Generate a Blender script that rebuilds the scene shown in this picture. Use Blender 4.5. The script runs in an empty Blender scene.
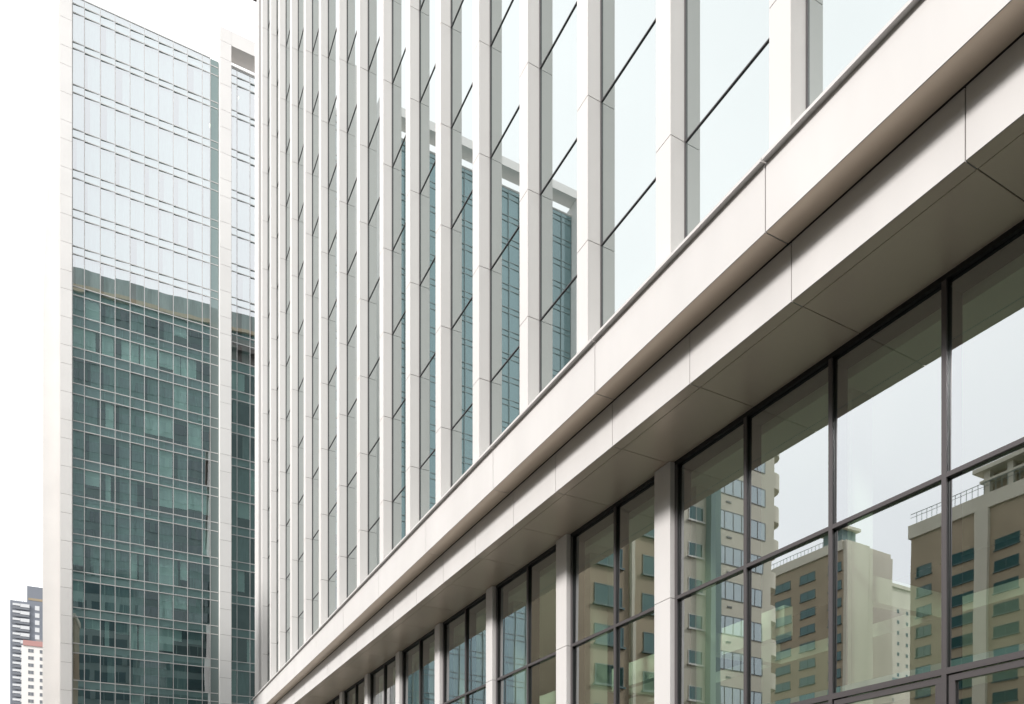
import bpy, math, random
from mathutils import Vector
random.seed(7)
S = bpy.context.scene
COL = S.collection
R = math.radians

# ---------------------------------------------------------------- camera
# X = across the street (positive towards the office building), Y = along the street
F_PX, TH, EYE = 776.24, R(27.958), 1.6
cam = bpy.data.cameras.new('camera')
cam.sensor_width = 36.0
cam.lens = 36.0 * F_PX / 1024.0
cam.shift_y = (860.67 - 352.0) / 1024.0
cam.clip_start = 0.1
cam.clip_end = 5000
camo = bpy.data.objects.new('camera', cam)
COL.objects.link(camo)
camo.location = (0, 0, EYE)
camo.rotation_euler = (R(90), 0, -TH)
S.camera = camo

# ---------------------------------------------------------------- world and sun
SUN_EL, SUN_AZ = R(36), R(22)          # azimuth measured from -X towards -Y
SUN_STRENGTH = 3.3
sd = Vector((-math.cos(SUN_AZ) * math.cos(SUN_EL), -math.sin(SUN_AZ) * math.cos(SUN_EL), math.sin(SUN_EL)))
w = bpy.data.worlds.new('World')
S.world = w
w.use_nodes = True
nt = w.node_tree
nt.nodes.clear()
sky = nt.nodes.new('ShaderNodeTexSky')
sky.sky_type = 'NISHITA'
sky.sun_disc = False
sky.sun_elevation = SUN_EL
sky.sun_rotation = math.atan2(sd.x, sd.y)
sky.air_density = 1.5
sky.dust_density = 6.0
hsv = nt.nodes.new('ShaderNodeHueSaturation')
hsv.inputs['Saturation'].default_value = 0.25
nt.links.new(sky.outputs[0], hsv.inputs['Color'])
tc = nt.nodes.new('ShaderNodeTexCoord')
nz = nt.nodes.new('ShaderNodeTexNoise')
nz.inputs['Scale'].default_value = 2.2
nz.inputs['Detail'].default_value = 4
nt.links.new(tc.outputs['Generated'], nz.inputs['Vector'])
cr = nt.nodes.new('ShaderNodeValToRGB')
cr.color_ramp.elements[0].position = 0.3
cr.color_ramp.elements[0].color = (13.6, 13.9, 14.2, 1)
cr.color_ramp.elements[1].position = 0.7
cr.color_ramp.elements[1].color = (16.2, 16.3, 16.4, 1)
nt.links.new(nz.outputs['Fac'], cr.inputs['Fac'])
mx = nt.nodes.new('ShaderNodeMix')
mx.data_type = 'RGBA'
mx.inputs['Factor'].default_value = 0.92
nt.links.new(hsv.outputs[0], mx.inputs['A'])
nt.links.new(cr.outputs[0], mx.inputs['B'])
bg = nt.nodes.new('ShaderNodeBackground')
bg.inputs['Strength'].default_value = 0.10
nt.links.new(mx.outputs['Result'], bg.inputs['Color'])
wo = nt.nodes.new('ShaderNodeOutputWorld')
nt.links.new(bg.outputs[0], wo.inputs[0])

sl = bpy.data.lights.new('sun', 'SUN')
sl.energy = SUN_STRENGTH
sl.angle = R(10)
sl.color = (1.0, 0.975, 0.95)
so = bpy.data.objects.new('sun', sl)
COL.objects.link(so)
so.rotation_euler = sd.to_track_quat('Z', 'Y').to_euler()
so.location = (-60, -40, 90)

S.view_settings.view_transform = 'Standard'
S.view_settings.look = 'None'
S.view_settings.exposure = 0.22
S.view_settings.gamma = 1.0
S.view_settings.use_curve_mapping = False
try:
    S.cycles.max_bounces = 10
    S.cycles.glossy_bounces = 5
    S.cycles.transparent_max_bounces = 12
    S.cycles.use_denoising = True
except Exception:
    pass


# ---------------------------------------------------------------- projection helpers (calibration of the survey)
def tb(px):
    return math.tan(TH + math.atan((px - 512.0) / F_PX))


def cot(px):
    return 1.0 / tb(px)


# ---------------------------------------------------------------- materials
def principled(name, col, rough=0.6, metal=0.0, spec=0.5, var=0.0, scale=1.0, bump=0.0, stretch=(1, 1, 1), emit=None, es=0.0):
    m = bpy.data.materials.new(name)
    m.use_nodes = True
    t = m.node_tree
    p = t.nodes['Principled BSDF']
    p.inputs['Base Color'].default_value = (*col, 1)
    p.inputs['Roughness'].default_value = rough
    p.inputs['Metallic'].default_value = metal
    p.inputs['Specular IOR Level'].default_value = spec
    if emit:
        p.inputs['Emission Color'].default_value = (*emit, 1)
        p.inputs['Emission Strength'].default_value = es
    if var or bump:
        g = t.nodes.new('ShaderNodeNewGeometry')
        mp = t.nodes.new('ShaderNodeMapping')
        mp.inputs['Scale'].default_value = stretch
        t.links.new(g.outputs['Position'], mp.inputs['Vector'])
        n = t.nodes.new('ShaderNodeTexNoise')
        n.inputs['Scale'].default_value = scale
        n.inputs['Detail'].default_value = 5
        t.links.new(mp.outputs[0], n.inputs['Vector'])
        if var:
            r = t.nodes.new('ShaderNodeValToRGB')
            r.color_ramp.elements[0].position = 0.3
            r.color_ramp.elements[1].position = 0.7
            r.color_ramp.elements[0].color = (*[c * (1 - var) for c in col], 1)
            r.color_ramp.elements[1].color = (*[min(1, c * (1 + var)) for c in col], 1)
            t.links.new(n.outputs['Fac'], r.inputs['Fac'])
            t.links.new(r.outputs[0], p.inputs['Base Color'])
        if bump:
            b = t.nodes.new('ShaderNodeBump')
            b.inputs['Strength'].default_value = bump
            b.inputs['Distance'].default_value = 0.02
            t.links.new(n.outputs['Fac'], b.inputs['Height'])
            t.links.new(b.outputs[0], p.inputs['Normal'])
    return m


def island_tint(m, amount):
    """each cladding panel (mesh island) is very slightly lighter or darker than the next"""
    t = m.node_tree
    p = t.nodes['Principled BSDF']
    g = t.nodes.new('ShaderNodeNewGeometry')
    mr = t.nodes.new('ShaderNodeMapRange')
    mr.inputs['To Min'].default_value = 1 - amount
    mr.inputs['To Max'].default_value = 1 + amount
    t.links.new(g.outputs['Random Per Island'], mr.inputs['Value'])
    mul = t.nodes.new('ShaderNodeVectorMath')
    mul.operation = 'SCALE'
    bc = p.inputs['Base Color']
    if bc.is_linked:
        src = bc.links[0].from_socket
        t.links.new(src, mul.inputs[0])
    else:
        mul.inputs[0].default_value = tuple(bc.default_value)[:3]
    t.links.new(mr.outputs[0], mul.inputs['Scale'])
    t.links.new(mul.outputs[0], bc)
    return m


def glass(name, refl, rcol, tcol, fres=0.25, bump=0.0, bscale=0.5, rough=0.0, opaque=None, bdist=0.02):
    """coated glazing: a tinted mirror part plus what is seen through it"""
    m = bpy.data.materials.new(name)
    m.use_nodes = True
    t = m.node_tree
    t.nodes.clear()
    out = t.nodes.new('ShaderNodeOutputMaterial')
    mix = t.nodes.new('ShaderNodeMixShader')
    gl = t.nodes.new('ShaderNodeBsdfGlossy')
    gl.inputs['Color'].default_value = (*rcol, 1)
    gl.inputs['Roughness'].default_value = rough
    if opaque:
        tr = t.nodes.new('ShaderNodeBsdfDiffuse')
        tr.inputs['Color'].default_value = (*opaque, 1)
    else:
        tr = t.nodes.new('ShaderNodeBsdfTransparent')
        tr.inputs['Color'].default_value = (*tcol, 1)
    lw = t.nodes.new('ShaderNodeLayerWeight')
    lw.inputs['Blend'].default_value = 0.25
    ma = t.nodes.new('ShaderNodeMath')
    ma.operation = 'MULTIPLY_ADD'
    ma.use_clamp = True
    ma.inputs[1].default_value = fres
    ma.inputs[2].default_value = refl
    t.links.new(lw.outputs['Facing'], ma.inputs[0])
    t.links.new(ma.outputs[0], mix.inputs[0])
    t.links.new(tr.outputs[0], mix.inputs[1])
    t.links.new(gl.outputs[0], mix.inputs[2])
    if bump:
        g = t.nodes.new('ShaderNodeNewGeometry')
        n = t.nodes.new('ShaderNodeTexNoise')
        n.inputs['Scale'].default_value = bscale
        n.inputs['Detail'].default_value = 1
        t.links.new(g.outputs['Position'], n.inputs['Vector'])
        b = t.nodes.new('ShaderNodeBump')
        b.inputs['Strength'].default_value = bump
        b.inputs['Distance'].default_value = bdist
        t.links.new(n.outputs['Fac'], b.inputs['Height'])
        t.links.new(b.outputs[0], gl.inputs['Normal'])
    t.links.new(mix.outputs[0], out.inputs[0])
    return m


M = {}
M['panel'] = island_tint(principled('white cladding panel', (0.72, 0.692, 0.675), 0.5, 0, 0.4, 0.035, 0.9, 0.03, (1, 1, 0.3)), 0.012)
M['fin'] = island_tint(principled('white fin panel', (0.725, 0.693, 0.675), 0.5, 0, 0.4, 0.02, 0.3, 0, (1, 1, 0.2)), 0.015)
M['soffit'] = island_tint(principled('taupe metal soffit', (0.74, 0.62, 0.50), 0.33, 0.3, 0.5, 0.05, 0.5), 0.03)
M['gap'] = principled('dark joint', (0.055, 0.046, 0.04), 0.9)
M['frame'] = principled('warm grey anodised frame', (0.125, 0.113, 0.116), 0.42, 0.35, 0.5)
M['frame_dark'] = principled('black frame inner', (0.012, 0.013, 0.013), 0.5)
M['mull_up'] = principled('grey mullion', (0.085, 0.078, 0.082), 0.5, 0.2)
M['glass_low'] = glass('clear green tinted glazing', 0.45, (0.94, 0.97, 0.99), (0.82, 0.97, 0.82), 0.25, 0.07, 0.5)
M['glass_up'] = glass('reflective pale glazing', 0.51, (0.895, 0.93, 0.925), (0.5, 0.6, 0.6), 0.25, 0.02, 0.3, opaque=(0.05, 0.08, 0.075))
M['glass_tower'] = glass('blue green curtain glass', 0.47, (0.94, 0.965, 0.99), (0.60, 0.745, 0.735), 0.20, 0.10, 0.45)
M['glass_twin'] = glass('steel blue curtain glass', 0.18, (0.64, 0.76, 0.79), (0.3, 0.4, 0.4), 0.15, 0.10, 0.45, opaque=(0.12, 0.20, 0.22))
M['glass_tower_dark'] = glass('deep teal glass', 0.12, (0.6, 0.8, 0.8), (0.3, 0.4, 0.4), 0.1, opaque=(0.17, 0.205, 0.20))  # on the tower strip this tone is a painted-in reflection
M['stone'] = island_tint(principled('pale stone pier', (0.79, 0.765, 0.745), 0.7, 0, 0.3, 0.03, 0.4), 0.015)
M['dark_mull'] = principled('slate aluminium grid', (0.17, 0.19, 0.195), 0.5, 0.2)
M['recess_dark'] = principled('grey green recess', (0.13, 0.155, 0.14), 0.85)
M['tower_mull'] = principled('light aluminium grid', (0.55, 0.54, 0.53), 0.5, 0.2)
M['spandrel'] = principled('grey green spandrel', (0.42, 0.48, 0.46), 0.6, 0, 0.5, 0.06, 0.8)
M['int_dark'] = principled('dim office interior', (0.13, 0.15, 0.145), 0.9, 0, 0.2, 0.3, 0.6)
M['blind'] = principled('pale roller blind', (0.80, 0.88, 0.82), 0.8)
M['blind_dim'] = principled('grey roller blind', (0.33, 0.39, 0.37), 0.8, 0, 0.3, 0.15, 2.0, 0, (6, 1, 0.6))
M['brown_dark'] = principled('open dark window', (0.12, 0.095, 0.085), 0.8)
M['int_wall'] = principled('interior white plaster', (0.85, 0.86, 0.80), 0.8)
M['int_back'] = principled('interior back wall', (0.34, 0.33, 0.27), 0.8, 0, 0.3, 0.1, 0.4)
M['int_floor'] = principled('interior polished floor', (0.55, 0.53, 0.47), 0.3)
M['sillblue'] = principled('blue grey spandrel panel', (0.22, 0.26, 0.30), 0.5)
M['brown'] = principled('brown rendered wall', (0.335, 0.275, 0.195), 0.85, 0, 0.2, 0.10, 0.25, 0.1)
M['cream'] = principled('cream rendered wall', (0.56, 0.53, 0.44), 0.85, 0, 0.2, 0.08, 0.2, 0.1, (1, 1, 0.3))
M['teal_win'] = glass('teal window pane', 0.09, (0.6, 0.8, 0.8), (0.2, 0.3, 0.3), 0.10, opaque=(0.012, 0.05, 0.05))
M['blue_win'] = glass('blue grey window pane', 0.25, (0.8, 0.88, 0.9), (0.2, 0.3, 0.3), 0.4, opaque=(0.10, 0.15, 0.17))
M['winframe'] = principled('white window frame', (0.55, 0.55, 0.52), 0.6)
M['darkframe'] = principled('dark window frame', (0.06, 0.07, 0.07), 0.5)
M['grey_wall'] = principled('blue grey tower wall', (0.20, 0.215, 0.245), 0.8, 0, 0.3, 0.04, 0.05)
M['grey_light'] = principled('pale balcony', (0.62, 0.63, 0.64), 0.8)
M['white_wall'] = principled('white painted wall', (0.78, 0.75, 0.72), 0.8, 0, 0.3, 0.03, 0.1)
M['red'] = principled('red roof trim', (0.46, 0.25, 0.23), 0.7)
M['pane_far'] = principled('distant grey window', (0.17, 0.18, 0.20), 0.4)
M['concrete'] = principled('weathered concrete', (0.165, 0.23, 0.225), 0.9, 0, 0.2, 0.12, 0.15, 0.1, (1, 1, 0.4))
M['sandband'] = principled('sand coloured band', (0.50, 0.42, 0.30), 0.9)
M['recess'] = principled('taupe recess', (0.24, 0.215, 0.20), 0.8)
M['asphalt'] = principled('asphalt', (0.05, 0.05, 0.052), 0.9, 0, 0.3, 0.25, 3.0, 0.3)
M['paving'] = principled('granite paving', (0.17, 0.165, 0.155), 0.8, 0, 0.3, 0.12, 1.5, 0.1)
M['kerb'] = principled('granite kerb', (0.36, 0.35, 0.34), 0.8, 0, 0.3, 0.1, 2.0)
M['paint'] = principled('white road paint', (0.75, 0.75, 0.73), 0.7, 0, 0.3, 0.08, 4.0)
M['ground'] = principled('city ground', (0.10, 0.097, 0.09), 0.95, 0, 0.2, 0.15, 0.05)
M['lamp'] = principled('ceiling lamp', (0.9, 0.9, 0.8), 0.5, emit=(1.0, 0.86, 0.55), es=7.0)
M['parapet'] = principled('pale concrete parapet', (0.34, 0.38, 0.365), 0.9, 0, 0.2, 0.3, 0.5, 0.1, (1, 1, 0.1))
M['plum_win'] = glass('dim window pane', 0.10, (0.7, 0.8, 0.8), (0.2, 0.3, 0.3), 0.3, opaque=(0.05, 0.085, 0.09))
M['roofing'] = principled('grey roofing', (0.25, 0.25, 0.25), 0.9)
M['rail'] = principled('grey green railing', (0.16, 0.20, 0.19), 0.6)


# ---------------------------------------------------------------- mesh helpers
class MB:
    def __init__(self):
        self.v, self.f, self.mi, self.mats = [], [], [], []

    def _m(self, mat):
        if mat not in self.mats:
            self.mats.append(mat)
        return self.mats.index(mat)

    def box(self, x0, x1, y0, y1, z0, z1, mat=None):
        i = len(self.v)
        self.v += [(x0, y0, z0), (x1, y0, z0), (x1, y1, z0), (x0, y1, z0), (x0, y0, z1), (x1, y0, z1), (x1, y1, z1), (x0, y1, z1)]
        for q in ((0, 3, 2, 1), (4, 5, 6, 7), (0, 1, 5, 4), (1, 2, 6, 5), (2, 3, 7, 6), (3, 0, 4, 7)):
            self.f.append(tuple(i + k for k in q))
            self.mi.append(self._m(mat))
        return self

    def quad(self, pts, mat=None):
        i = len(self.v)
        self.v += list(pts)
        self.f.append(tuple(range(i, i + len(pts))))
        self.mi.append(self._m(mat))
        return self

    def prism_y(self, prof, y0, y1, mat=None):
        """prof: list of (x, z) extruded from y0 to y1"""
        i = len(self.v)
        n = len(prof)
        self.v += [(x, y0, z) for x, z in prof] + [(x, y1, z) for x, z in prof]
        self.f.append(tuple(i + k for k in range(n)))
        self.mi.append(self._m(mat))
        self.f.append(tuple(i + n + k for k in reversed(range(n))))
        self.mi.append(self._m(mat))
        for k in range(n):
            a, b = k, (k + 1) % n
            self.f.append((i + b, i + a, i + n + a, i + n + b))
            self.mi.append(self._m(mat))
        return self

    def prism_z(self, prof, z0, z1, mat=None):
        i = len(self.v)
        n = len(prof)
        self.v += [(x, y, z0) for x, y in prof] + [(x, y, z1) for x, y in prof]
        self.f.append(tuple(i + k for k in reversed(range(n))))
        self.mi.append(self._m(mat))
        self.f.append(tuple(i + n + k for k in range(n)))
        self.mi.append(self._m(mat))
        for k in range(n):
            a, b = k, (k + 1) % n
            self.f.append((i + a, i + b, i + n + b, i + n + a))
            self.mi.append(self._m(mat))
        return self

    def build(self, name, mat, parent=None, bevel=0.0):
        me = bpy.data.meshes.new(name)
        org = Vector((0, 0, 0))
        if parent is not None:
            org = parent.get('_org', None)
            org = Vector(org) if org is not None else Vector((0, 0, 0))
        me.from_pydata([tuple(Vector(v) - org) for v in self.v], [], self.f)
        for m in self.mats:
            me.materials.append(M[m] if m else M[mat])
        me.polygons.foreach_set('material_index', self.mi)
        me.update()
        o = bpy.data.objects.new(name, me)
        COL.objects.link(o)
        if parent is not None:
            o.parent = parent
            o['_org'] = tuple(org)
        if bevel:
            b = o.modifiers.new('bevel', 'BEVEL')
            b.width = bevel
            b.segments = 2
            b.limit_method = 'ANGLE'
        return o


def thing(name, label, cat, loc, group=None):
    o = bpy.data.objects.new(name, None)
    COL.objects.link(o)
    o.location = loc
    o['label'] = label
    o['category'] = cat
    o['_org'] = tuple(loc)
    if group:
        o['group'] = group
    return o


def copy_part(src, parent, d):
    """a copy of a part and its sub-parts moved by d within its thing"""
    c = src.copy()
    COL.objects.link(c)
    c.parent = parent
    c.location = src.location + Vector(d)
    for ch in list(src.children):
        k = ch.copy()
        COL.objects.link(k)
        k.parent = c
    return c


def struct(name, mb, mat):
    o = mb.build(name, mat)
    o['kind'] = 'structure'
    return o


# ---------------------------------------------------------------- ground, street
struct('ground', MB().quad([(-1500, -1500, 0), (1500, -1500, 0), (1500, 2500, 0), (-1500, 2500, 0)]), 'ground')
struct('road', MB().quad([(-4.2, -140, 0.004), (4.6, -140, 0.004), (4.6, 69, 0.004), (-4.2, 69, 0.004)]), 'asphalt')
struct('cross_road', MB().quad([(-200, 69.0, 0.004), (200, 69.0, 0.004), (200, 75, 0.004), (-200, 75, 0.004)]), 'asphalt')
struct('pavement', MB().box(4.75, 11.45, -140, 66, -0.2, 0.13), 'paving')
struct('pavement_opposite', MB().box(-5.5, -4.35, -140, 66, -0.2, 0.13), 'paving')
k = MB()
for y in range(-30, 66, 1):
    k.box(4.6, 4.745, y, y + 0.985, -0.2, 0.135)
    k.box(-4.345, -4.2, y, y + 0.985, -0.2, 0.135)
struct('kerb', k, 'kerb')
k = MB()
for y in range(-60, 66, 6):
    k.quad([(0.14, y, 0.008), (0.26, y, 0.008), (0.26, y + 3, 0.008), (0.14, y + 3, 0.008)])
struct('road_marking', k, 'paint')

# ================================================================ MAIN OFFICE BUILDING
E = EYE
Y0, YE_POD, YE_UP = -9.0, 56.3, 58.8     # near end, far end of podium, far end of upper block
DF1, DF2, DFR, DGL = 9.477, 10.0, 11.66, 11.73
ZSOF, ZB, ZF1 = 9.158 + E, 10.137 + E, 11.249 + E
main = thing('office_building', 'white office building on the right, vertical fins above a deep ledge and glazed ground floor', 'building', (12, 25, 0))

# --- stone ledge: cap, upper fascia, lower fascia, soffit
f1j = [-0.64, 4.25, 9.14, 14.02, 18.96, 23.9, 28.8, 33.7, 38.6, 43.5, 48.4, 53.3]
f1j = [Y0] + [-5.5] + f1j + [YE_POD]
G = 0.011
mb = MB()
for a, b in zip(f1j[:-1], f1j[1:]):
    mb.box(9.385, 10.45, a + G, b - G, ZF1, ZF1 + 0.055)
mb.box(9.385, 10.45, YE_POD + 0.002, YE_POD + 0.35, ZF1, ZF1 + 0.055)
mb.build('ledge_cap', 'panel', main)
mb = MB()
for a, b in zip(f1j[:-1], f1j[1:]):
    mb.box(DF1, DF1 + 0.50, a + G, b - G, ZB, ZF1 - 0.006)
mb.build('upper_fascia', 'panel', main)
MB().box(DF1 + 0.02, 10.3, Y0 + 0.02, YE_POD - 0.02, ZB + 0.02, ZF1 - 0.002).build('fascia_core', 'gap', main)
f2j = [Y0, -6.2, -3.7, -1.25, 1.25, 3.72, 6.19, 9.08, 11.56, 14.11, 16.53, 18.75]
y = 18.75
while y + 2.46 < YE_POD - 0.5:
    y += 2.46
    f2j.append(y)
f2j.append(YE_POD)
mb = MB()
for a, b in zip(f2j[:-1], f2j[1:]):
    mb.box(DF2, 10.255, a + G * 0.8, b - G * 0.8, ZSOF, ZB - 0.016)
mb.build('lower_fascia', 'panel', main)
mb = MB()
for a, b in zip(f2j[:-1], f2j[1:]):
    mb.box(10.272, DFR - 0.005, a + G * 0.8, b - G * 0.8, ZSOF + 0.002, ZSOF + 0.05)
mb.build('soffit', 'soffit', main)
# thin lining under the lower edge of the fascias, same metal as the soffit
mb = MB()
for a, b in zip(f2j[:-1], f2j[1:]):
    mb.box(10.012, 10.250, a + G * 0.8, b - G * 0.8, ZSOF - 0.006, ZSOF - 0.0015)
mb.build('soffit_edge_strip', 'soffit', main)
mb = MB()
for a, b in zip(f1j[:-1], f1j[1:]):
    mb.box(DF1 + 0.012, DF1 + 0.497, a + G, b - G, ZB - 0.006, ZB - 0.0015)
mb.build('ledge_underside', 'soffit', main)
MB().box(10.02, DFR + 0.3, Y0 + 0.02, YE_POD - 0.02, ZSOF + 0.02, ZB - 0.03).build('soffit_core', 'gap', main)

# --- ground floor: columns, bays
ZG, ZH = 6.02 + E, 2.96 + E
colys = [(14.00, 14.57), (18.47, 19.03), (23.12, 23.60), (27.66, 28.16), (32.2, 32.7), (36.75, 37.25), (41.3, 41.8), (45.85, 46.35), (50.4, 50.9), (54.95, 56.2)]
for a, b in colys:
    m2 = MB()
    for z0, z1 in ((0.13, ZH - 0.008), (ZH + 0.008, ZG - 0.008), (ZG + 0.008, ZSOF - 0.012)):
        m2.box(11.528, DFR + 0.12, a, b, z0, z1)
    m2.box(11.55, DFR + 0.11, a + 0.02, b - 0.02, 0.13, ZSOF - 0.002, 'gap')
    m2.build('column', 'panel', main)


def bay(y0, y1, mids):
    """one glazed bay of the ground floor between y0 and y1"""
    fr = MB()
    W = 0.040
    vs = [y0 + W] + list(mids) + [y1 - W]
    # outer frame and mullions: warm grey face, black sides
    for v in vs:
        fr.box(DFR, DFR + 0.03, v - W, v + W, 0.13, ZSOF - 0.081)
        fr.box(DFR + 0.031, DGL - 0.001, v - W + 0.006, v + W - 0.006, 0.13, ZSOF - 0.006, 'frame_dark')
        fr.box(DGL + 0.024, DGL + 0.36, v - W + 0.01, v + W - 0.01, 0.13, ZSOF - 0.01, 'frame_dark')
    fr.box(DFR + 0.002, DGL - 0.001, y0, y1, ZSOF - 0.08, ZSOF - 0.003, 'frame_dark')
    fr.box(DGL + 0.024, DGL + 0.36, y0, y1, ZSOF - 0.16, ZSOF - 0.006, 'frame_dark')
    for a, b in zip(vs[:-1], vs[1:]):
        a += W
        b -= W
        fr.box(DFR, DGL - 0.004, a + 0.001, b - 0.001, ZG - 0.037, ZG + 0.037)
        fr.box(DFR, DGL - 0.004, a + 0.001, b - 0.001, ZH - 0.05, ZH + 0.05)
        # inner opening frame under the transom
        fr.box(DFR + 0.03, DGL - 0.004, a + 0.02, b - 0.02, ZH - 0.17, ZH - 0.068)
        for u in (a + 0.02, b - 0.12):
            fr.box(DFR + 0.03, DGL - 0.004, u, u + 0.10, 0.3, ZH - 0.172)
        fr.box(DFR + 0.03, DGL - 0.004, a + 0.02, b - 0.02, 0.15, 0.298)
        fr.box(DGL + 0.02, DGL + 0.10, a + 0.01, b - 0.01, ZH - 0.02, ZH + 0.17, 'sillblue')
    f = fr.build('window', 'frame', main)
    pn = MB()
    for a, b in zip(vs[:-1], vs[1:]):
        for z0, z1 in ((0.2, ZH), (ZH, ZG), (ZG, ZSOF - 0.05)):
            t = random.uniform(-1, 1) * 0.0013
            u = random.uniform(-1, 1) * 0.0013
            hh = (z1 - z0) * 0.0028
            pn.quad([(DGL - t - u - hh, a, z0), (DGL - t + u + hh, a, z1), (DGL + t + u + hh, b, z1), (DGL + t - u - hh, b, z0)])
    pn.build('pane', 'glass_low', f)


bay(5.42, 14.0, [7.56, 9.70, 11.80])
bay(-8.8, 5.41, [-6.6, -4.5, -2.4, -0.3, 1.8, 3.6])
for (a, b), (c, d) in zip(colys[:-1], colys[1:]):
    bay(b + 0.005, c - 0.005, [(b + c) / 2 - (0.16 if b < 15 else 0.10 if b < 20 else 0.05)])

# --- ground floor interior
MB().box(DGL + 0.4, 24, Y0 + 0.3, YE_POD - 0.3, 0.02, 0.135).build('interior_floor', 'int_floor', main)
MB().box(DGL + 0.37, 24, Y0 + 0.3, YE_POD - 0.3, ZSOF - 0.35, ZSOF - 0.10).build('interior_ceiling', 'int_wall', main)
MB().box(22, 22.3, Y0 + 0.3, YE_POD - 0.3, 0.14, ZSOF - 0.36).build('interior_back_wall', 'int_back', main)
mb = MB()
mb.box(15.2, 21.9, Y0 + 0.4, YE_POD - 0.4, ZG - 1.05, ZG - 0.75)
mb.build('mezzanine_floor', 'int_wall', main)
for i, (a, b) in enumerate([(5.3, 5.8), (9.75, 10.25)] + colys):
    mb = MB()
    mb.box(12.35, 12.95, a + 0.05, b - 0.05, 0.14, ZSOF - 0.36)
    mb.box(12.951, 15.19, a + 0.15, b - 0.15, ZG - 1.05, ZG - 0.55)
    mb.build('interior_column', 'int_wall', main)
bays_y = [11.9, 14.0] + [v for c in zip([c[1] for c in colys[:-1]], [c[0] for c in colys[1:]]) for v in c]
for i in range(0, len(bays_y), 2):
    a, b = bays_y[i], bays_y[i + 1]
    MB().box(13.0, 13.25, a + 0.1, b - 0.1, ZG - 1.15, ZG - 0.52).build('interior_bulkhead', 'int_wall', main)

# --- upper block: glass bays, fins, mullions
DFIN, DGU = 10.0, 10.38
ZL = [ZF1 + 0.056, 14.41 + E]
while ZL[-1] + 3.36 < 61.5:
    ZL.append(ZL[-1] + 3.36)
ZTOP = 62.0 + E
ZL.append(ZTOP)
a3 = [277, 286.1, 298.3, 312.5, 328.4, 347.3, 368.4, 392.5, 419.9, 451.4, 490.6, 540.3, 601.4, 685.5, 807]
fy = sorted(cot(p) * DGU for p in a3)
fy = [fy[0] - 3.0 * k for k in range(6, 0, -1)] + fy + [fy[-1] + 3.1]
FW = 0.46


def fin_mesh():
    m2 = MB()
    for z0, z1 in zip(ZL[:-1], ZL[1:]):
        m2.box(DFIN, DGU - 0.03, 0, FW, z0 + 0.010, z1 - 0.010)
    m2.box(DFIN + 0.02, DGU - 0.04, 0.02, FW - 0.02, ZL[0], ZL[-1], 'gap')
    m2.box(DGU - 0.028, DGU + 0.03, -0.03, FW + 0.03, ZL[0], ZL[-1], 'mull_up')
    return m2


fin0 = None
for y in fy:
    if fin0 is None:
        m2 = fin_mesh()
        m2.v = [(a, b + y, c) for a, b, c in m2.v]
        fin0 = m2.build('fin', 'fin', main)
        fin0y = y
    else:
        copy_part(fin0, main, (0, y - fin0y, 0))
for a, b in zip(fy[:-1], fy[1:]):
    m2 = MB()
    for z0, z1 in zip(ZL[:-1], ZL[1:]):
        t = random.uniform(-1, 1) * 0.0006
        u = random.uniform(-1, 1) * 0.0006
        m2.quad([(DGU - t - u, a + FW, z0), (DGU - t + u, a + FW, z1), (DGU + t + u, b, z1), (DGU + t - u, b, z0)])
    wn = m2.build('window', 'glass_up', main)
    mu0 = MB().box(DGU - 0.025, DGU - 0.002, a + FW + 0.031, b - 0.031, ZL[1] - 0.012, ZL[1] + 0.012).build('mullion', 'mull_up', wn)
    for z in ZL[2:-1]:
        c = mu0.copy()
        COL.objects.link(c)
        c.parent = wn
        c.location = mu0.location + Vector((0, 0, z - ZL[1]))
# body behind the glass, corner pier at the far end, end wall
MB().box(DGU + 0.12, 38, Y0, YE_UP - 0.35, ZF1 - 0.3, ZTOP).build('upper_body', 'int_dark', main)
mb = MB()
for z0, z1 in zip(ZL[:-1], ZL[1:]):
    mb.box(DFIN + 0.01, 38.3, YE_UP - 0.34, YE_UP, z0 + 0.01, z1 - 0.01)
mb.build('end_wall', 'concrete', main)
MB().box(DFIN - 0.02, DFIN + 0.45, YE_UP - 1.5, YE_UP + 0.05, ZF1 + 0.06, ZTOP).build('corner_pier', 'panel', main)
mb = MB()
mb.box(9.72, 39, Y0 - 0.5, YE_UP + 0.5, ZTOP + 1.201, ZTOP + 2.6)
mb.box(10.1, 38, Y0, YE_UP - 0.1, ZTOP + 0.001, ZTOP + 1.2)
mb.build('roof_cornice', 'recess', main)
MB().box(DGU + 0.2, 38, Y0, Y0 + 0.2, 0.1, ZTOP - 0.01).build('near_end_wall', 'panel', main)
MB().box(DGL + 0.4, 38, YE_POD - 0.28, YE_POD - 0.01, 0.1, ZF1 - 0.31).build('podium_end_wall', 'glass_tower_dark', main)


# ================================================================ GLASS TOWERS
def lvl(ypx, yt):
    wq = yt * (math.cos(TH) + tb(72.3) * math.sin(TH))
    return (860.67 - ypx) * wq / F_PX + E


YT = 80.0
# transom heights of the tower, pairs (upper line, lower line of each spandrel)
pairs = [(2.6, 11.6), (40.8, 47.3), (83.5, 91.6), (127.9, 136.4), (168.5, 177), (208.2, 216.6), (245.1, 253.2),
         (285.3, 294.0), (314.5, 325), (346.5, 356.5), (382.4, 393), (420.1, 429), (457.5, 466.8), (495, 504.5),
         (533.2, 542.1), (570.5, 579.5), (606.9, 616), (642.8, 652.4), (679.8, 688.6)]
zp = [(lvl(a, YT), lvl(b, YT)) for a, b in pairs]
pitch = zp[-2][0] - zp[-1][0]
while zp[-1][1] - pitch > 2.0:
    zp.append((zp[-1][0] - pitch, zp[-1][1] - pitch))
ZPAR = lvl(-4.2, YT)


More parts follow.
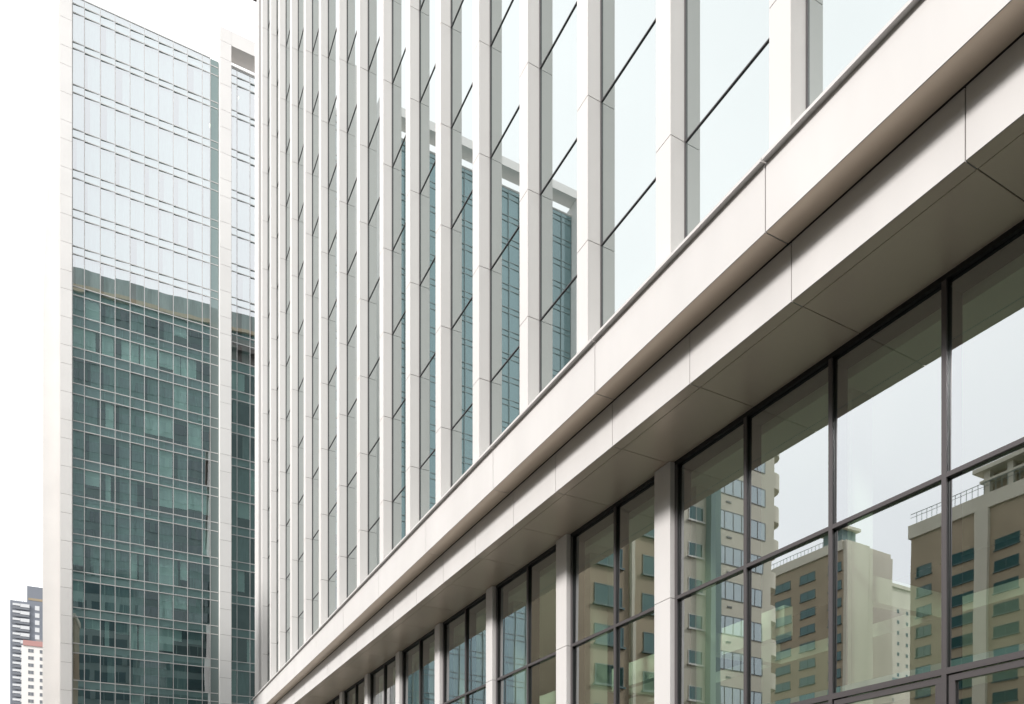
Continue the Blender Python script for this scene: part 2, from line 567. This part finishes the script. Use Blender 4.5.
def curtain(root, x0, x1, yt, xs, zp, zpar, special=None, rnd=None, gm='glass_tower', tm='tower_mull'):
    """glazed front between x0 and x1: a window band and a spandrel for every storey, mullions, lamps"""
    ys = yt
    n = len(zp)
    for i in range(n):
        ztop = zp[i][0]
        zbot = zp[i][1]
        # spandrel between the pair of transoms
        sp = MB().box(x0, x1, ys + 0.10, ys + 0.30, zbot, ztop).build('spandrel', 'spandrel', root)
        MB().box(x0, x1, ys - 0.02, ys + 0.03, ztop - 0.038, ztop + 0.038).build('transom', tm, sp)
        MB().box(x0, x1, ys - 0.02, ys + 0.03, zbot - 0.038, zbot + 0.038).build('transom', tm, sp)
        # window band below this pair, down to the next
        zb2 = zp[i + 1][0] if i + 1 < n else 0.2
        wb = MB()
        for a, b in zip(xs[:-1], xs[1:]):
            t = rnd.uniform(-1, 1) * 0.0016
            u = rnd.uniform(-1, 1) * 0.0016
            e = (b - a) * 0.053
            wb.quad([(a, ys + e - t - u, zb2), (b, ys + t - u, zb2), (b, ys + t + u, ztop), (a, ys + e - t + u, ztop)])
        wo_ = wb.build('window_band', gm, root)
        bl = MB()
        for j, (a, b) in enumerate(zip(xs[:-1], xs[1:])):
            r = rnd.random()
            h = zbot - zb2
            key = (i, j)
            if special and key in special:
                for (u0, u1, v0, v1, mm) in special[key]:
                    bl.box(a + (b - a) * u0, a + (b - a) * u1, ys + 0.20, ys + 0.24, zb2 + h * v0, zb2 + h * v1, mm)
                continue
            if i < 7:
                r = 0.5
            if r < 0.16:
                d = rnd.choice((1, 1, 0.75, 0.5))
                bl.box(a + 0.06, b - 0.06, ys + 0.18, ys + 0.2, zbot - h * d, zbot, 'blind')
                if d < 1:
                    bl.box(a + 0.06, b - 0.06, ys + 0.2, ys + 0.24, zb2, zbot - h * d, 'brown_dark')
            elif r < 0.72:
                s = rnd.uniform(0, 0.5)
                bl.box(a + (b - a) * s * rnd.choice((0, 1)), b - 0.05, ys + 0.20, ys + 0.24, zb2, zbot, 'blind_dim')
            elif r < 0.80:
                s = rnd.uniform(0.2, 0.6)
                bl.box(a + (b - a) * s, a + (b - a) * (s + 0.35), ys + 0.18, ys + 0.22, zb2, zbot - h * 0.05, 'brown_dark')
        if bl.v:
            bl.build('blinds', 'blind_dim', wo_)
    top = MB().quad([(x0, ys, zp[0][0]), (x1, ys, zp[0][0]), (x1, ys, zpar), (x0, ys, zpar)]).build('parapet_glass', gm, root)
    MB().box(x0, x1, ys + 0.12, ys + 0.2, zp[0][0] + 0.02, zpar - 0.02).build('parapet_backing', 'blind_dim', root)
    MB().box(x0, x1, ys - 0.04, ys + 0.2, zpar + 0.001, zpar + 0.10).build('coping', 'tower_mull', root)
    for x in xs:
        MB().box(x - 0.028, x + 0.028, ys - 0.03, ys + 0.01, 0.2, zpar - 0.01).build('mullion', tm, root)


def x_at(px, y):
    return y * tb(px)


tower = thing('glass_tower', 'tall blue green glass office tower with white stone piers standing on the left', 'building', (10, YT + 10, 0))
XL, XR = x_at(72.3, YT), x_at(218.6, YT)
xs1 = [x_at(p, YT) for p in (72.3, 84.4, 100.3, 115.1, 130.1, 144.4, 158.6, 173.3, 187.6, 202.3, 210.2)]
rnd = random.Random(11)
BR, BM, BD = 'brown_dark', 'blind', 'blind_dim'
special = {
    (16, 1): [(0.0, 1.0, 0.62, 1.0, BM), (0.0, 1.0, 0.0, 0.6, BR)],
    (16, 2): [(0.0, 0.25, 0, 1, BR), (0.3, 0.6, 0.0, 1.0, BM)],
    (16, 3): [(0.0, 1.0, 0.0, 0.55, BR), (0, 1, 0.57, 1, BD)],
    (16, 4): [(0.0, 0.5, 0.0, 1.0, BM), (0.5, 0.6, 0, 1, BR), (0.6, 1, 0, 1, BM)],
    (16, 5): [(0, 1, 0, 1, BM)], (16, 6): [(0, 1, 0.12, 1, BM), (0, 1, 0, 0.11, BR)],
    (16, 7): [(0, 1, 0, 0.55, BR), (0, 0.6, 0.56, 1, BM)], (16, 8): [(0.05, 0.95, 0, 0.5, BR), (0, 1, 0.52, 1, BD)],
    (12, 4): [(0, 0.5, 0, 1, BD), (0.52, 0.6, 0, 1, BR)], (12, 7): [(0, 1, 0.3, 1, BM), (0, 1, 0, 0.28, BR)],
    (12, 8): [(0, 1, 0.35, 1, BM), (0, 1, 0, 0.33, BR)], (12, 2): [(0, 0.3, 0, 1, BR), (0.35, 0.7, 0, 1, BM)],
    (10, 5): [(0, 1, 0.2, 1, BM), (0, 1, 0, 0.18, BR)], (10, 6): [(0, 1, 0.22, 1, BM), (0, 1, 0, 0.2, BR)],
    (10, 1): [(0, 0.8, 0, 1, BD), (0.85, 1, 0, 0.6, BR)], (10, 2): [(0, 0.3, 0, 0.6, BR), (0.35, 0.9, 0, 1, BM)],
    (8, 0): [(0, 1, 0, 1, BM)], (8, 1): [(0, 0.7, 0, 1, BM), (0.72, 1, 0, 1, BR)], (8, 2): [(0.1, 0.9, 0, 1, BM)],
    (8, 3): [(0.1, 0.4, 0, 1, BR), (0.42, 1, 0, 1, BM)], (8, 4): [(0, 0.6, 0, 1, BM), (0.62, 0.7, 0, 1, BR), (0.7, 1, 0, 1, BM)],
    (8, 5): [(0, 0.9, 0, 1, BM)], (8, 6): [(0, 1, 0.25, 1, BM), (0, 1, 0, 0.2, BR)], (8, 7): [(0, 0.5, 0, 1, BM), (0.55, 1, 0, 1, BM)],
    (8, 8): [(0, 0.6, 0, 1, BM), (0.65, 0.85, 0, 1, BR)],
    (14, 4): [(0, 0.5, 0, 1, BM), (0.52, 0.6, 0, 1, BR), (0.62, 1, 0, 1, BD)], (14, 6): [(0, 1, 0, 1, BM)],
    (14, 7): [(0, 0.35, 0, 1, BD), (0.38, 0.48, 0, 1, BR), (0.5, 1, 0.3, 1, BM)], (13, 7): [(0.1, 1, 0, 1, BR)],
}
curtain(tower, XL, x_at(210.2, YT), YT, xs1, zp, ZPAR, special, rnd)
MB().box(x_at(210.2, YT) + 0.04, XR, YT - 0.01, YT + 0.25, 0.2, ZPAR).build('reflection_strip', 'glass_tower_dark', tower)  # opaque strip whose dark teal colour stands in for a mirrored reflection
for a, b in zp:
    for z in (a, b):
        MB().box(x_at(210.2, YT) + 0.04, XR - 0.03, YT - 0.035, YT - 0.015, z - 0.04, z + 0.04).build('strip_transom', 'tower_mull', tower)
# piers with stone joints
jz = []
z = 1.0
rp = random.Random(5)
while z < 90:
    jz.append(z)
    z += pitch * (0.5 if len(jz) % 3 == 0 else 0.75)


def pier(root, x0, x1, y0, y1, zt, nm='pier'):
    m2 = MB()
    zs = [0.1] + [q for q in jz if q < zt - 0.5] + [zt]
    for a, b in zip(zs[:-1], zs[1:]):
        m2.box(x0, x1, y0, y1, a + 0.014, b - 0.014)
    m2.box(x0 + 0.03, x1 - 0.03, y0 + 0.03, y1 - 0.03, 0.1, zt - 0.1, 'recess')
    return m2.build(nm, 'stone', root)


pier(tower, x_at(60.5, YT), XL - 0.02, YT - 0.45, YT + 2, 85)
pier(tower, XR + 0.02, x_at(231.0, YT - 0.6), YT - 0.8, YT + 3, 80.4 + E)
XP2 = x_at(258, YT) + 9
# second glazed front under the portal beam
xa = x_at(231.2, YT)
xs2 = [xa] + [x_at(p, YT) for p in (237.0, 250.0)]
while xs2[-1] + 1.65 < XP2:
    xs2.append(xs2[-1] + 1.65)
xs2.append(XP2)
rnd = random.Random(4)
sp2 = {(16, 1): [(0, 0.2, 0, 1, BR), (0.2, 0.75, 0, 0.9, BR), (0.8, 1, 0, 1, BM)], (8, 1): [(0, 0.6, 0, 1, BM), (0.62, 0.8, 0, 1, BR)],
       (8, 0): [(0, 1, 0, 1, BM)], (12, 1): [(0, 1, 0.4, 1, BM), (0, 1, 0, 0.38, BR)], (14, 1): [(0, 0.6, 0.2, 1, BM), (0, 0.6, 0, 0.18, BR), (0.6, 0.7, 0, 1, BR)]}
curtain(tower, xa, XP2, YT + 0.0, xs2, [(a - 0.0, b - 0.0) for a, b in zp], 77.6 + E, sp2, rnd)
mb = MB()
mb.box(x_at(231.0, YT - 0.6) + 0.003, XP2 + 1.4, YT - 0.79, YT + 0.9, 79.0 + E + 0.01, 80.4 + E)
mb.build('portal_beam', 'stone', tower)
MB().box(xa, XP2, YT + 3.2, YT + 3.5, 77.0 + E, 80 + E).build('portal_recess', 'recess', tower)
MB().box(xa, XP2, YT - 0.10, YT + 3.1, 77.62 + E + 0.1, 77.62 + E + 0.22).build('portal_parapet', 'stone', tower)
pier(tower, XP2 + 0.02, XP2 + 1.4, YT - 0.8, YT + 3, 79.0 + E)
# side wing behind the left pier with a raked edge
yw = YT + 2.2


def zpx(ypx, px, y):
    return (860.67 - ypx) * y * (math.cos(TH) + tb(px) * math.sin(TH)) / F_PX + E


prof = [(x_at(42.6, yw), 0.1), (x_at(74, yw), 0.1), (x_at(74, yw), 84), (x_at(59.5, yw), 84), (x_at(59.0, yw), zpx(0, 59, yw)), (x_at(47, yw), zpx(190, 47, yw)), (x_at(42.8, yw), zpx(300, 43, yw))]
MB().prism_y(prof, yw, yw + 10, 'stone').build('side_wing', 'stone', tower)
MB().box(XL + 0.1, XP2 + 1.3, YT + 1.6, YT + 1.9, 0.1, ZPAR - 0.51).build('interior_wall', 'int_dark', tower)
MB().box(XL + 0.05, XR, YT + 0.3, YT + 24, ZPAR - 0.5, ZPAR - 0.2).build('roof', 'roofing', tower)
MB().box(XL + 0.3, XP2 + 1.3, YT + 1.95, YT + 24, 0.1, ZPAR - 0.51).build('tower_body', 'int_dark', tower)
mb = MB()
for a, b in zp[1:]:
    mb.box(XL + 0.05, XP2, YT + 0.31, YT + 1.59, a - 0.35, a - 0.15)
mb.build('floor_slabs', 'recess', tower)
# lit ceiling lamps behind the glass
for px, py in ((96, 637), (239, 651), (139, 93), (135, 141), (123, 173), (166, 191), (240, 99), (184, 273), (211, 127)):
    zq = zpx(py, px, YT + 0.6)
    xq = x_at(px, YT + 0.6)
    MB().box(xq - 0.16, xq + 0.16, YT + 0.35, YT + 0.6, zq - 0.06, zq + 0.06).build('ceiling_lamp', 'lamp', tower)

# the second portal tower, seen mirrored in the fins' glazing (left of the frame)
YW = 99.0
twin = thing('portal_tower', 'glass tower with white portal frame mirrored in the narrow windows between the white fins', 'building', (-28, YW + 10, 0))
XW0 = 2 * DGU - YW * tb(576.3)
XW1 = -11.4
ZW = (860.67 - 201) * YW * (math.cos(TH) + tb(576.3) * math.sin(TH)) / F_PX + E
zt = [(ZW - 3.4 - pitch * i, ZW - 3.4 - 0.8 - pitch * i) for i in range(int((ZW - 8) / pitch))]
xsw = [XW0 + 1.0]
while xsw[-1] + 1.75 < XW1 - 1:
    xsw.append(xsw[-1] + 1.75)
xsw.append(XW1 - 1)
rnd = random.Random(9)
curtain(twin, XW0 + 1.0, XW1 - 1, YW, xsw, zt, ZW - 2.9, None, rnd, 'glass_twin', 'dark_mull')
pier(twin, XW0, XW0 + 0.98, YW - 1.5, YW + 3, ZW - 1.2)
pier(twin, XW1 - 0.98, XW1, YW - 1.5, YW + 3, ZW - 1.2)
MB().box(XW0 - 0.01, XW1 + 0.01, YW - 1.51, YW + 0.5, ZW - 1.19, ZW).build('portal_beam', 'stone', twin)
MB().box(XW0 + 1, XW1 - 1, YW + 3.0, YW + 3.4, ZW - 3.0, ZW - 0.2).build('portal_recess', 'recess_dark', twin)
MB().box(XW0 + 1, XW1 - 1, YW - 0.1, YW + 2.9, ZW - 2.78, ZW - 2.65).build('portal_parapet', 'stone', twin)
MB().box(XW0 + 0.2, XW1 - 0.2, YW + 1.6, YW + 9, 0.1, ZW - 3.2).build('tower_body', 'int_dark', twin)


# ================================================================ BUILDINGS ACROSS THE STREET (seen in the ground floor glazing)
def window_unit(root, face, at, width, height, nm='window', pane='teal_win', fr='winframe', nmull=1, sill=True, proud=0.05):
    """a window on a wall. face '+X' : lies in a plane x=const, width along Y; face '-Y': plane y=const, width along X"""
    def bx(m, a0, a1, d0, d1, z0, z1, mt=None):
        if face == '+X':
            m.box(at[0] + d0, at[0] + d1, at[1] + a0, at[1] + a1, z0, z1, mt)
        else:
            m.box(at[0] + a0, at[0] + a1, at[1] - d1, at[1] - d0, z0, z1, mt)
    z0, z1 = at[2], at[2] + height
    m2 = MB()
    t = 0.07
    bx(m2, 0, width, 0.004, proud, z0, z0 + t)
    bx(m2, 0, width, 0.004, proud, z1 - t, z1)
    for k in range(nmull + 2):
        c = (width - t) * k / (nmull + 1)
        bx(m2, c, c + t, 0.004, proud, z0 + t + 0.001, z1 - t - 0.001)
    if sill:
        bx(m2, -0.12, width + 0.12, 0.004, proud + 0.14, z0 - 0.14, z0 - 0.002)
    o = m2.build(nm, fr, root)
    m3 = MB()
    bx(m3, t * 0.5, width - t * 0.5, 0.002, 0.02, z0 + t * 0.5, z1 - t * 0.5)
    m3.build('pane', pane, o)
    return o


def window_grid(root, face, base, cols, z0, pitch_, n, width, height, **kw):
    proto = None
    for i in range(n):
        for c in cols:
            if face == '+X':
                at = (base, c, z0 + i * pitch_)
            else:
                at = (c, base, z0 + i * pitch_)
            if proto is None:
                proto = window_unit(root, face, at, width, height, **kw)
                p0 = at
            else:
                copy_part(proto, root, (at[0] - p0[0], at[1] - p0[1], at[2] - p0[2]))


def mx_(px, y):
    """real x of a point that shows at px when mirrored in the ground floor glazing"""
    return 2 * DGL - y * tb(px)


# T: brown block with teal windows (mirrored at the centre bottom)
YB = 48.0
TX1, TX0 = -5.75, mx_(677, YB)
T_H = 29.5 + E
bT = thing('brown_apartment_block', 'brown block with teal windows mirrored in the bays between the white columns', 'building', ((TX0 + TX1) / 2, YB + 4, 0))
MB().box(TX0, TX1, YB, YB + 4, 0.1, T_H).build('wall', 'brown', bT)
MB().box(TX0 - 0.2, TX1 + 0.1, YB - 0.2, YB + 4.2, T_H + 0.001, T_H + 0.6).build('roof', 'cream', bT)
M['tealframe'] = principled('dark teal frame', (0.05, 0.10, 0.10), 0.5)
for pa, pb in ((622, 593), (668, 642)):
    window_grid(bT, '-Y', YB, [mx_(pa, YB)], 3.0, 3.0, 10, mx_(pb, YB) - mx_(pa, YB), 1.5, fr='tealframe', nmull=1)
MB().box(mx_(633, YB), mx_(630, YB), YB - 0.25, YB - 0.003, 0.1, T_H).build('pilaster', 'cream', bT)

# P: cream block with strip windows and rounded balconies
YP = 55.0
PX0, PX1 = mx_(771, YP), mx_(676, YP)
P_H = 47.0 + E
bP = thing('cream_apartment_block', 'cream concrete block with blue strip windows and rounded balconies mirrored beside the white column', 'building', ((PX0 + PX1) / 2, YP + 5, 0))
MB().box(PX0, PX1, YP, YP + 10, 0.1, P_H).build('wall', 'cream', bP)
MB().box(PX0 - 0.3, PX1 + 0.3, YP - 0.3, YP + 10.3, P_H + 0.001, P_H + 0.9).build('roof', 'concrete', bP)
pp = 3.3
n = int((P_H - 4) / pp)
xa_, xb_ = mx_(762, YP), mx_(713, YP)
window_grid(bP, '-Y', YP, [xa_], 3.4, pp, n, xb_ - xa_, 1.75, pane='blue_win', fr='darkframe', nmull=5, sill=False)
window_grid(bP, '-Y', YP, [mx_(700, YP)], 3.4, pp, n, 1.7, 1.3, pane='teal_win', fr='winframe', nmull=1)
MB().box(mx_(713, YP) + 0.02, mx_(703, YP), YP - 0.7, YP - 0.003, 0.1, P_H).build('pilaster', 'concrete', bP)
for i in range(n):
    z0 = 3.4 + i * pp
    # spandrel vents
    vx = mx_(728, YP)
    MB().box(vx, vx + 0.25, YP - 0.06, YP - 0.004, z0 - 0.75, z0 - 0.6).box(vx + 0.3, vx + 0.55, YP - 0.06, YP - 0.004, z0 - 0.75, z0 - 0.6).build('vent', 'darkframe', bP)
    # rounded balcony on the corner
    prof = []
    cx, cy = PX0, YP + 1.6
    prof.append((cx + 0.4, cy - 1.55))
    for q in range(9):
        an = R(-90 - 22.5 * q)
        prof.append((cx - 0.35 + math.cos(an) * 1.25, cy + math.sin(an) * 1.5))
    prof.append((cx + 0.4, cy + 1.35))
    MB().prism_z(prof, z0 - 1.0, z0 + 0.55).build('balcony', 'cream', bP)


# Q: brown front, cream side wall with roof pavilion
def street_block(root, xf, y0, y1, depth, H, cream_split=None):
    MB().box(xf - depth, xf, y0, y1, 0.1, H).build('wall', 'brown', root)


YQ = 88.0
QX = mx_(845, YQ)
Q_H = 53.0 + E
bQ = thing('brown_hotel_block', 'brown hotel block with a bare cream side wall, mirrored left of the last tall mullion', 'building', (QX - 6, YQ + 9, 0))
MB().box(QX - 12, QX - 0.01, YQ + 0.4, YQ + 19, 0.1, Q_H).build('wall', 'brown', bQ)
# side wall of cream render facing the camera, with a recessed joint
sx = [QX - 12.2, mx_(868, YQ) - 0.3, mx_(868, YQ), QX]
MB().box(sx[0], sx[1], YQ, YQ + 0.39, 0.1, Q_H + 0.7).box(sx[2], sx[3], YQ - 0.2, YQ + 0.39, 0.1, Q_H + 1.5).build('side_wall', 'cream', bQ)
MB().box(QX - 12.2, QX + 0.3, YQ + 0.4, YQ + 19.3, Q_H + 0.001, Q_H + 1.6).build('parapet', 'cream', bQ)
def qy(px):
    return (2 * DGL - QX) / tb(px)


for pa, pb in ((841, 828), (815, 800), (791, 776)):
    window_grid(bQ, '+X', QX, [qy(pa)], 3.4, 3.0, 17, qy(pb) - qy(pa), 1.45, fr='tealframe')
m2 = MB()
for q in range(24):
    m2.box(QX + 0.05, QX + 0.1, YQ + 0.5 + q * 0.78, YQ + 0.56 + q * 0.78, Q_H + 1.602, Q_H + 2.5)
m2.box(QX + 0.04, QX + 0.11, YQ + 0.4, YQ + 19, Q_H + 2.5, Q_H + 2.58)
m2.build('roof_railing', 'rail', bQ)
pv = MB().box(QX - 5, QX - 0.5, YQ + 1.0, YQ + 6.0, Q_H + 4.2, Q_H + 4.7).build('roof_pavilion', 'cream', bQ)
MB().box(QX - 4.4, QX - 1.2, YQ + 1.6, YQ + 5.4, Q_H + 1.61, Q_H + 4.19).build('pavilion_wall', 'concrete', pv)

# R: pale far block
YR = 150.0
bR = thing('pale_distant_block', 'pale narrow block far off, mirrored between the two brown hotel blocks', 'building', (mx_(905, YR), YR, 0))
R_H = 85.0
MB().box(mx_(925, YR), mx_(884, YR), YR, YR + 15, 0.1, R_H).build('wall', 'cream', bR)
MB().box(mx_(925, YR) - 0.5, mx_(884, YR) + 0.5, YR - 0.5, YR + 15.5, R_H + 0.001, R_H + 1).build('roof', 'cream', bR)
window_grid(bR, '-Y', YR, [mx_(p, YR) for p in (900, 909)], 20, 3.2, 19, 1.1, 1.2, nmull=0, sill=False, pane='teal_win', fr='winframe')
# low cream annexe in front of it
YR2 = 110.0
bR2 = thing('cream_annexe', 'lower cream annexe with tiny windows mirrored beneath the pale distant block', 'building', (mx_(900, YR2), YR2, 0))
MB().box(mx_(925, YR2), mx_(884, YR2), YR2, YR2 + 10, 0.1, 42).build('wall', 'cream', bR2)
MB().box(mx_(925, YR2) - 0.3, mx_(884, YR2) + 0.3, YR2 - 0.3, YR2 + 10.3, 42.001, 42.8).build('roof', 'concrete', bR2)
window_grid(bR2, '-Y', YR2, [mx_(894, YR2)], 12, 3.2, 9, 0.9, 1.0, nmull=0, sill=False)

# S: brown block on the right
YS = 75.0
SX = mx_(911, YS)
S_H = (860.67 - 522) * YS * (math.cos(TH) + tb(911) * math.sin(TH)) / F_PX + E
bS = thing('long_brown_hotel', 'long brown hotel with cream pilasters and a roof pavilion, mirrored at the right edge', 'building', (SX - 8, YS - 20, 0))
MB().box(SX - 16, SX, 30, YS, 0.1, S_H).build('wall', 'brown', bS)
MB().box(SX - 16.2, SX + 0.3, 29.7, YS + 0.3, S_H - 1.4, S_H + 0.6).build('parapet', 'cream', bS)


def sy(px):
    return (2 * DGL - SX) / tb(px)


for a, b in ((987, 974), (1060, 1046)):
    MB().box(SX + 0.003, SX + 0.55, sy(a), sy(b), 0.1, S_H - 1.41).build('pilaster', 'cream', bS)
for pa, pb in ((932, 917), (972, 948), (1017, 992), (1044, 1026), (1090, 1065)):
    window_grid(bS, '+X', SX, [sy(pa)], 3.0, 3.0, 15, sy(pb) - sy(pa), 1.5, fr='tealframe')
m2 = MB()
for q in range(56):
    m2.box(SX + 0.1, SX + 0.15, 30 + q * 0.8, 30.06 + q * 0.8, S_H + 0.602, S_H + 2.2)
m2.box(SX + 0.09, SX + 0.16, 30, YS, S_H + 2.2, S_H + 2.28)
m2.box(SX + 0.09, SX + 0.16, 30, YS, S_H + 1.7, S_H + 1.75)
m2.build('roof_railing', 'rail', bS)
pv = MB().box(SX - 12, SX + 0.6, 34, sy(972), S_H + 3.9, S_H + 4.5).build('roof_pavilion', 'cream', bS)
m2 = MB().box(SX - 11, SX - 1.6, 35, sy(976), S_H + 0.61, S_H + 3.89, 'brown')
for q in (978, 1001, 1030):
    m2.box(SX - 1.0, SX - 0.2, sy(q) - 1.1, sy(q) - 0.3, S_H + 0.61, S_H + 3.89)
m2.box(SX - 1.2, SX - 0.1, 34.5, sy(976), S_H + 2.5, S_H + 2.8)
m2.build('pavilion_columns', 'cream', pv)

# unseen block opposite, added to darken the sky fill in the ledge shadows
bL = thing('added_sky_blocker', 'unseen brown block across the road, added to cut low sky light on the facade', 'building', (-29, -5, 0))
MB().box(-38, -22, -45, 21, 0.1, 26).build('wall', 'brown', bL)
MB().box(-38.2, -21.8, -45.2, 21.2, 26.001, 26.9).build('roof', 'concrete', bL)
window_grid(bL, '+X', -22, [-2 + 4.4 * q for q in range(5)], 3.2, 3.2, 7, 2.4, 1.5, fr='tealframe')

# back building: behind the camera, mirrored in the glass tower
YK = -20.0
bK = thing('grey_office_slab', 'tall grey slab with a sand coloured band under its parapet, mirrored in the lower half of the glass tower', 'building', (20, YK - 10, 0))
yv = 2 * YT - YK
K_H = (860.67 - 270) * yv * (math.cos(TH) + tb(72.3) * math.sin(TH)) / F_PX + E + 1.2
KX0, KX1 = -26.0, 52.0
MB().box(KX0, KX1, YK - 22, YK, 0.1, K_H - 0.01).build('wall', 'concrete', bK)
MB().box(KX0 - 0.1, KX1 + 0.1, YK - 22.1, YK + 0.1, K_H - 4.4, K_H).build('parapet', 'parapet', bK)
MB().box(KX0 - 0.3, KX1 + 0.3, YK + 0.102, YK + 0.6, K_H - 4.4, K_H - 3.6).build('band', 'sandband', bK)
n = int((K_H - 8) / 3.6)
for i in range(n):
    z0 = K_H - 8.0 - i * 3.6
    if z0 < 2:
        break
    m2 = MB()
    m2.box(KX0 + 0.5, KX1 - 0.5, YK + 0.004, YK + 0.05, z0, z0 + 2.1)
    x = KX0 + 0.5
    o = m2.build('window_strip', 'plum_win', bK)
    m3 = MB()
    while x < KX1 - 0.5:
        if random.random() < 0.85:
            m3.box(x, x + random.choice((0.15, 0.15, 0.9)), YK + 0.052, YK + 0.16, z0, z0 + 2.1)
        x += random.choice((1.6, 2.4, 3.2))
    m3.build('window_frame', 'concrete', o)

# ================================================================ DISTANT TOWERS AT THE LOWER LEFT
YD = 390.0
bD = thing('grey_apartment_tower', 'distant dark grey apartment tower with pale balconies at the lower left edge', 'building', (x_at(26, YD), YD, 0))


def zz(ypx, px=20, y=YD):
    return zpx(ypx, px, y)


x0, x1 = x_at(10.0, YD), x_at(46, YD)
MB().box(x0, x1 + 6, YD, YD + 30, 0.1, zz(600, 12)).build('wall', 'grey_wall', bD)
MB().box(x_at(26.8, YD), x1 + 6, YD + 1, YD + 22, zz(600, 12) + 0.01, zz(585, 27)).build('roof_block', 'grey_wall', bD)
MB().box(x_at(28, YD), x1 + 5, YD + 0.9, YD + 1.0, zz(600, 28) + 0.3, zz(597, 28)).build('roof_band', 'brown', bD)
MB().box(x_at(36.4, YD), x_at(36.4, YD) + 0.12, YD + 8, YD + 8.12, zz(585, 36), zz(563, 36)).build('antenna', 'grey_light', bD)
m2 = MB()
for px in (11, 16, 23):
    m2.box(x_at(px, YD), x_at(px, YD) + 0.15, YD + 3, YD + 3.15, zz(600, 12) + 0.01, zz(597, px))
m2.build('roof_mast', 'grey_wall', bD)
prD = prE = None
for i in range(17):
    zc = zz(606 + 7.3 * i, 20)
    if zc < 3:
        break
    if prD is None:
        prD = MB().box(x_at(12.5, YD), x_at(30, YD), YD - 0.5, YD - 0.01, zc - 0.7, zc + 0.7).build('balcony', 'grey_wall', bD)
        MB().box(x_at(20.5, YD), x_at(29.6, YD), YD - 0.7, YD - 0.51, zc - 0.5, zc + 0.9).build('balcony_screen', 'grey_light', prD)
        MB().box(x_at(12.7, YD), x_at(20.3, YD), YD - 0.7, YD - 0.51, zc - 0.1, zc + 0.8).build('balcony_rail', 'grey_light', prD)
        MB().box(x_at(12.7, YD), x_at(29.6, YD), YD - 0.6, YD - 0.51, zc - 1.5, zc - 0.71).build('balcony_opening', 'pane_far', prD)
        prE = MB().box(x_at(35, YD), x_at(39.5, YD), YD - 0.1, YD - 0.01, zc - 1.0, zc + 0.9).build('window', 'grey_light', bD)
        z00 = zc
    else:
        copy_part(prD, bD, (0, 0, zc - z00))
        copy_part(prE, bD, (0, 0, zc - z00))

YF = 320.0
bF = thing('white_apartment_tower', 'distant white block with a red parapet before the dark grey tower, lower left', 'building', (x_at(34, YF), YF, 0))
MB().box(x_at(21.5, YF), x_at(46, YF) + 4, YF, YF + 20, 0.1, zpx(645, 22, YF)).build('wall', 'white_wall', bF)
MB().box(x_at(23.0, YF), x_at(46, YF) + 4.2, YF - 0.3, YF + 20, zpx(645, 22, YF) + 0.01, zpx(640, 24, YF)).build('roof_trim', 'red', bF)
MB().box(x_at(35, YF), x_at(41, YF), YF + 4, YF + 9, zpx(640, 24, YF) + 0.01, zpx(636.5, 36, YF)).build('water_tank', 'roofing', bF)
pr = None
for i in range(11):
    zc = zpx(650 + 7.2 * i, 30, YF)
    if zc < 2:
        break
    for px, pw in ((28.0, 4.6), (39.6, 3.0)):
        at = (x_at(px, YF), YF, zc - 0.9)
        if pr is None:
            pr = window_unit(bF, '-Y', at, 1.75, 1.3, pane='pane_far', fr='winframe', nmull=1, sill=False, proud=0.06)
            p0 = at
        else:
            copy_part(pr, bF, (at[0] - p0[0], 0, at[2] - p0[2]))

for o in bpy.data.objects:
    if '_org' in o:
        del o['_org']
